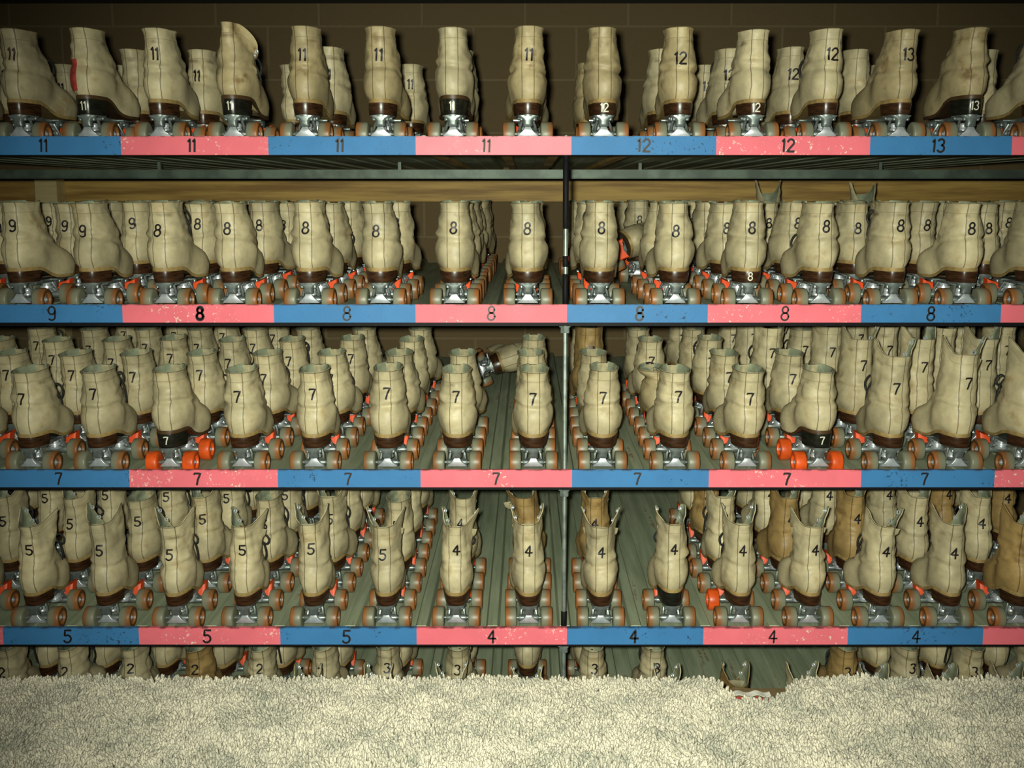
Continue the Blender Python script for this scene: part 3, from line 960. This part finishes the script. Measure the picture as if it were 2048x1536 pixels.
# --- top shelf
T = 0
lay(T, 0, ['L0', 'L1', 'L2'], '11')
lay(T, 1, ['L1', None, 'L0'], '11', ink='faded_ink')
lay(T, 2, ['K0', 'L3'], None, hnum='11', extra='tape')
lay(T, 3, ['L2', 'L0'], '11')
lay(T, 4, ['F0', None, 'L1'], None, hnum='11')
lay(T, 5, ['D1', 'L4'], '11')
lay(T, 6, ['D0', None, 'L2'], '11')
lay(T, 7, ['K1', 'L0'], None, hnum='11')
lay(T, 8, ['D1', 'L3'], '11')
lay(T, 9, [('D2', None), None, 'D0'], '12', hnum='12')
lay(T, 10, ['D2', ('L1', None)], '12')
lay(T, 11, [('L0', None), 'L2', 'L3'], '12', hnum='12')
lay(T, 12, ['L1', 'L4'], '12')
lay(T, 13, ['D3', ('L3', None)], '13')
lay(T, 14, [('G2', None), None, 'L2'], '13', hnum='13')
lay(T, 15, [('L2', None), ('L0', None)], '13')
# --- second shelf
S = 1
for ln in range(16):
    num = '9' if ln <= 2 else '8'
    rows = ['L%d' % ((ln * 3 + k) % 6) for k in range(5)]
    if ln == 6: rows = rows[:2]
    if ln == 7: rows = rows + ['L1']
    if ln == 8: rows[2] = rows[3] = None
    if ln == 9: rows = [rows[0], rows[1], None, None, rows[4]]
    if ln == 10: rows[2] = None
    if ln == 13: rows = rows[:3] + [None, 'O1r']
    if ln == 15: rows = rows[:3] + [None, 'O2r']
    if ln in (5,): rows = rows[:3]
    lay(S, ln, rows, num, hnum='8' if ln == 11 else None)
# --- middle shelf
Mi = 2
for ln in range(16):
    rows = ['L%d' % ((ln * 2 + k) % 6) for k in range(5)]
    orange = (); hn = None; num = '7'
    if ln == 3: rows[0] = ('K0', None); hn = '7'; orange = (0, 1, 3)
    if ln == 12: rows[0] = ('K1', None); hn = '7'; orange = (0, 1, 2)
    if ln >= 13: rows = ['O%d' % ((ln + k) % 4) for k in range(5)]
    if ln == 12: rows = rows[:2] + ['O1', 'O2', 'L1']
    if ln == 13: rows[3] = 'L2'
    if ln == 4: rows = rows[:4]
    if ln == 5: rows = [rows[0], rows[1], rows[2], rows[3]]
    if ln == 6: rows = rows[:4]
    if ln == 7: rows = rows[:2]
    if ln == 8: rows = rows[:3]
    if ln == 9: rows = [rows[0], rows[1], 'T0', 'L1']
    if ln == 10: rows = [rows[0], ('S0', None), rows[2], rows[3]]
    lay(Mi, ln, rows, num, hnum=hn, orange=orange)
# --- fourth shelf
D = 3
for ln in range(16):
    num = '5' if ln <= 6 else '4'
    rows = ['O%d' % ((ln * 2 + k) % 6) for k in range(4)]
    orange = ()
    if ln in (2, 4, 6): rows[1] = 'L%d' % (ln % 3)
    if ln == 7: rows = rows[:2]
    if ln == 8: rows = [rows[0], ('W0', None)]
    if ln == 9: rows = [rows[0], 'T0']
    if ln == 10: rows = ['B0']
    if ln == 11: rows = [rows[0], rows[1], 'T1', rows[3]]; orange = (2,)
    if ln == 12: rows = [rows[0], 'T0', rows[2], rows[3]]
    if ln == 13: rows = [rows[0], 'T1', rows[2], rows[3]]
    if ln == 14: rows = [rows[0], rows[1], rows[2], 'T0']
    if ln == 15: rows = ['T1', rows[1], 'T0', rows[3]]
    if ln in (5, 6): rows = rows[:4]
    lay(D, ln, rows, num, orange=orange)
# --- the outermost lanes, seen only further back
lay(1, 16, [None, None, 'L1', 'L4'], '8'); lay(1, 17, [None, None, None, 'L2'], '9')
lay(2, 16, [None, 'O1', 'O3', 'O0'], '7'); lay(2, 17, [None, None, 'L3', 'L0'], '7')
lay(3, 16, [None, 'O2', 'T0', 'O4'], '4'); lay(3, 17, [None, None, 'O1', 'L2'], '5')
# --- bottom shelf
E = 4
for ln in range(19):
    num = '2' if ln <= 5 else '3'
    rows = [None, 'L%d' % (ln % 4), 'L%d' % ((ln + 1) % 4)]
    if ln == 4: rows[1] = 'M0'
    if ln >= 6: rows[0] = 'O%d' % (ln % 4)
    if ln == 9: rows = ['O1', None, 'L2']
    if ln == 10: rows = [None, 'L0', 'L1']
    if ln == 11: rows = ['O2', 'L1']
    if ln == 12: rows = ['T0']
    if ln == 13: rows = ['O0']
    if ln == 14: rows = ['O3', 'M0']
    lay(E, ln, rows, num)

# --- fallen and reversed skates
def loose(shi, lane, dist, dx, dz, rot, var, num, label):
    sh = SH[shi]; y = SLAT_Y + dist
    put_skate(asset(sh['key'], var), (sh['X'][lane] + dx, y, deck_z(sh, y) + dz), rot, label, f"roller skates on the {SHN[sh['key']]}", num, full=2)
loose(2, 7, 1.10, -.012, .074, (0, R(72), R(6)), 'L2', '7', 'fallen cream skate on its side, wheels showing, back of middle shelf left of rod')
loose(1, 9, .838, .040, .090, (0, R(-68), R(183)), 'L3', None, 'fallen cream skate with toe towards viewer, right of rod on second shelf')

# ------------------------------------------------------------------ rod, beam, post
XR = x_at(1131, SLAT_Y, 1.3); YR = SLAT_Y + .0225
rod = bpy.data.objects.new('support_rod', None); C.objects.link(rod); rod.location = (XR, YR, 0)
rod['label'] = 'thin vertical steel rod hanging the skate shelves, black sleeve near its top'; rod['category'] = 'rod'
bm = bmesh.new(); lathe_z(bm, [(.02, .0055), (1.79, .0055)], 0, 0, 16)
link_mesh('shaft', bm_mesh('shaft', bm, M['galv']), rod)
zB = SH[1]['z']; zA = SH[0]['z']
def sleeve(p0, p1, r, mat, name, lab=None):
    bm = bmesh.new(); a, b = z_at(p1, YR), z_at(p0, YR)
    lathe_z(bm, [(a, r*.9), (a + .001, r), (b - .001, r), (b, r*.9)], 0, 0, 16)
    o = link_mesh(name, bm_mesh(name, bm, M[mat]), rod)
    if lab: o['label'] = lab
sleeve(310, 458, .0072, 'black_steel', 'sleeve', 'black sleeve')
sleeve(512, 534, .0070, 'black_steel', 'sleeve', 'black sleeve')
sleeve(548, 610, .0070, 'black_steel', 'sleeve', 'black sleeve')
sleeve(1222, 1256, .0072, 'black_steel', 'sleeve', 'black sleeve')
for q in (1, 2, 3):
    bm = bmesh.new(); z = SH[q]['z'] - BOARD_H - .0165
    for z0, z1, hr in ((z - .010, z + .004, .0115), (z + .004, z + .007, .015)):
        rings = [[(hr*math.cos(math.pi/3*k + .3), hr*math.sin(math.pi/3*k + .3), zz) for k in range(6)] for zz in (z0, z1)]
        add_loft(bm, rings)
    link_mesh('nut', bm_mesh('nut', bm, M['galv'], smooth=False), rod)

yb = BACK_Y - .055
bm = bmesh.new()
z1, z0 = z_at(362, yb), z_at(403, yb)
add_box(bm, -2.9, 2.9, yb, yb + .045, z0, z1)
bmesh.ops.bevel(bm, geom=[e for e in bm.edges if abs(e.verts[0].co.x - e.verts[1].co.x) > .01], offset=.004, segments=2, affect='EDGES')
o = link_mesh('wooden_beam', bm_mesh('wooden_beam', bm, M['beam']))
o['label'] = 'long rough timber beam along the block wall under the top shelf'; o['category'] = 'beam'
yp = yb - .085
bm = bmesh.new()
xp = x_at(92, yp, 1.75); wp = .048
add_box(bm, xp - wp, xp + wp, yp, yp + .08, 0.0, z_at(354, yp))
bmesh.ops.bevel(bm, geom=bm.edges[:], offset=.003, segments=1, affect='EDGES')
o = link_mesh('wooden_post', bm_mesh('wooden_post', bm, M['post']))
o['label'] = 'short pale timber post in front of the beam at far left'; o['category'] = 'post'

# ------------------------------------------------------------------ room shell
def struct(name, me):
    o = link_mesh(name, me); o['kind'] = 'structure'; o['label'] = name.replace('_', ' '); o['category'] = name.split('_')[0]
    return o
WX = 3.2
CEIL = z_at(7, BACK_Y)
bm = bmesh.new(); add_box(bm, -WX, WX, BACK_Y, BACK_Y + .15, 0, CEIL)
o = struct('wall_back', bm_mesh('wall_back', bm, M['block'], smooth=False)); o['label'] = 'brown painted block wall behind the shelves'
bm = bmesh.new(); add_box(bm, -WX, WX, -.6, BACK_Y + .15, -.1, 0)
o = struct('floor', bm_mesh('floor', bm, M['floor'], smooth=False)); o['label'] = 'worn dark floor under the shelves'
bm = bmesh.new(); add_box(bm, -WX, WX, -.6, BACK_Y + .15, CEIL, CEIL + .1)
o = struct('ceiling', bm_mesh('ceiling', bm, M['ceil'], smooth=False)); o['label'] = 'dark ceiling above the block wall'

# ------------------------------------------------------------------ carpeted counter
yE = 2.05
CT = CAMZ - yE * ray(1364)
counter = bpy.data.objects.new('counter', None); C.objects.link(counter); counter.location = (0, yE, 0)
counter['label'] = 'counter covered in cream shag carpet along the bottom foreground'; counter['category'] = 'counter'
bm = bmesh.new(); add_box(bm, -1.45, 1.45, -.60, -.004, 0.0, CT - .012)
link_mesh('body', bm_mesh('body', bm, M['panel'], smooth=False), counter)
NX0, NX1 = x_at(1448, yE, CT), x_at(1556, yE, CT)      # torn notch in the edge
def notch(x): return sstep(NX0 - .02, NX0 + .010, x) * (1 - sstep(NX1 - .02, NX1 + .05, x))
def bump(x, y): return .009 * noise.noise(Vector((x*16, y*16, 1.3))) + .003 * noise.noise(Vector((x*45, y*45, 4.1)))
bm = bmesh.new()
nx = 96
rows = []
for z in (CT - .012, CT - .001):
    rows.append([[bm.verts.new((x, y, z)) for x in (-1.45 + 2.9*k/nx for k in range(nx+1))] for y in (-.60, -.10)] +
                [[bm.verts.new((x, -.004 - (.082) * notch(x), z)) for x in (-1.45 + 2.9*k/nx for k in range(nx+1))]])
for r_ in range(2):
    for a, b in zip(rows[r_][:-1], rows[r_][1:]):
        for k in range(nx): bm.faces.new((a[k], a[k+1], b[k+1], b[k]))
for k in range(nx):
    bm.faces.new((rows[0][2][k], rows[0][2][k+1], rows[1][2][k+1], rows[1][2][k]))
    bm.faces.new((rows[0][0][k+1], rows[0][0][k], rows[1][0][k], rows[1][0][k+1]))
link_mesh('carpet_backing', bm_mesh('carpet_backing', bm, M['backing'], smooth=False), counter)
r = random.Random(11)
verts, faces, tone = [], [], []
step = .0060
y = -.43
ny = 0
while y < .0:
    x = -1.30 + (ny % 2) * step / 2
    while x < 1.30:
        px, py = x + r.uniform(-.0027, .0027), y + r.uniform(-.0027, .0027)
        x += step
        if NX0 + .004 < px < NX0 + .086 and py > -.100: continue
        if py > -.002 - (.082) * notch(px) + .003 * noise.noise(Vector((px*34, 3, 0))): continue
        cl = noise.noise(Vector((px*14, py*14, 7)))
        h = .0140 + .0055 * cl + .011 * max(0, noise.noise(Vector((px*5, py*5, 2)))) + r.uniform(-.0045, .0045)
        lx = .009 * noise.noise(Vector((px*17, py*17, 11))) + r.uniform(-.004, .004)
        ly = .009 * noise.noise(Vector((px*17, py*17, 17))) + r.uniform(-.004, .004) + .002
        rad = r.uniform(.0024, .0034)
        a0 = r.uniform(0, 6.28)
        tn = min(1, max(0, .60 + .40 * noise.noise(Vector((px*22, py*22, 23))) + .35 * noise.noise(Vector((px*7, py*9, 5))) + r.uniform(-.3, .3)))
        b = len(verts)
        for t, rr in ((0, .80), (.5, 1.05), (.86, .92), (1.0, .50)):
            for k in range(5):
                a = a0 + k * 1.25664 + t * .5
                verts.append((px + lx*t*t*1.2 + rad*rr*math.cos(a), py + ly*t*t*1.2 + rad*rr*math.sin(a), CT - .002 + h*t))
                tone.append(tn)
        for s in range(3):
            for k in range(5):
                j = (k + 1) % 5
                faces.append((b+s*5+k, b+s*5+j, b+s*5+5+j, b+s*5+5+k))
        faces.append((b+15, b+16, b+17, b+18, b+19))
    y += step * .88; ny += 1
me = mesh_from('carpet_pile', verts, faces, M['yarn'])
at = me.attributes.new('tone', 'FLOAT', 'POINT'); at.data.foreach_set('value', tone)
o = link_mesh('carpet_pile', me, counter); o['kind'] = 'stuff'
# loose strip of tape in the torn notch
bm = bmesh.new()
xa, xb = x_at(1452, yE, CT), x_at(1522, yE, CT)
N = 14
for a, b, mi, dz in ((-.104, -.088, 0, .004), (-.088, -.072, 1, .010)):
    top = [[bm.verts.new((xa + (xb-xa)*k/N, yE + yy, CT + dz + zz + .0025*math.sin(k*.9))) for k in range(N+1)] for yy, zz in ((a, -.001), (b, .001))]
    low = [[bm.verts.new((v.co.x, v.co.y, v.co.z - .0012)) for v in rw] for rw in top]
    for k in range(N):
        for q in ((top[0][k], top[0][k+1], top[1][k+1], top[1][k]), (low[0][k+1], low[0][k], low[1][k], low[1][k+1]),
                  (low[0][k], low[0][k+1], top[0][k+1], top[0][k]), (top[1][k], top[1][k+1], low[1][k+1], low[1][k])):
            bm.faces.new(q).material_index = mi
me = bm_mesh('tape_strip', bm, [M['red_tape'], simple('white_tape', (.72, .70, .62), .5)])
o = link_mesh('tape_strip', me); o['label'] = 'torn white and red strip in a notch of the carpet edge'; o['category'] = 'tape'

# ------------------------------------------------------------------ red tape on one boot of the top shelf
# ------------------------------------------------------------------ camera, flash, world
cam = bpy.data.cameras.new('camera'); cam.lens = 36.0 * F / 2048.0; cam.sensor_width = 36.0
cam.shift_x = -(VPX - 1024.0) / 2048.0
cam.clip_start = .02
co = bpy.data.objects.new('camera', cam); C.objects.link(co)
co.location = (0, 0, CAMZ); co.rotation_euler = (R(90) - PITCH, 0, 0)
bpy.context.scene.camera = co

fl = bpy.data.lights.new('camera_flash', 'SPOT')
fl.energy = 352; fl.color = (.955, 1.0, .83); fl.shadow_soft_size = .018
fl.spot_size = R(79); fl.spot_blend = 1.0
fo = bpy.data.objects.new('camera_flash', fl); C.objects.link(fo)
fo.location = (-.034, .0, CAMZ + .025)
tgt = Vector((.06, SLAT_Y, z_at(800, SLAT_Y)))
fo.rotation_euler = (tgt - Vector(fo.location)).to_track_quat('-Z', 'Y').to_euler()

w = bpy.data.worlds.new('world'); bpy.context.scene.world = w; w.use_nodes = True
bg = w.node_tree.nodes['Background']; bg.inputs[0].default_value = (.75, 1.0, .6, 1); bg.inputs[1].default_value = .009

vs = bpy.context.scene.view_settings
vs.view_transform = 'Standard'; vs.look = 'None'; vs.gamma = 1.0; vs.use_curve_mapping = False
vs.exposure = 0.0
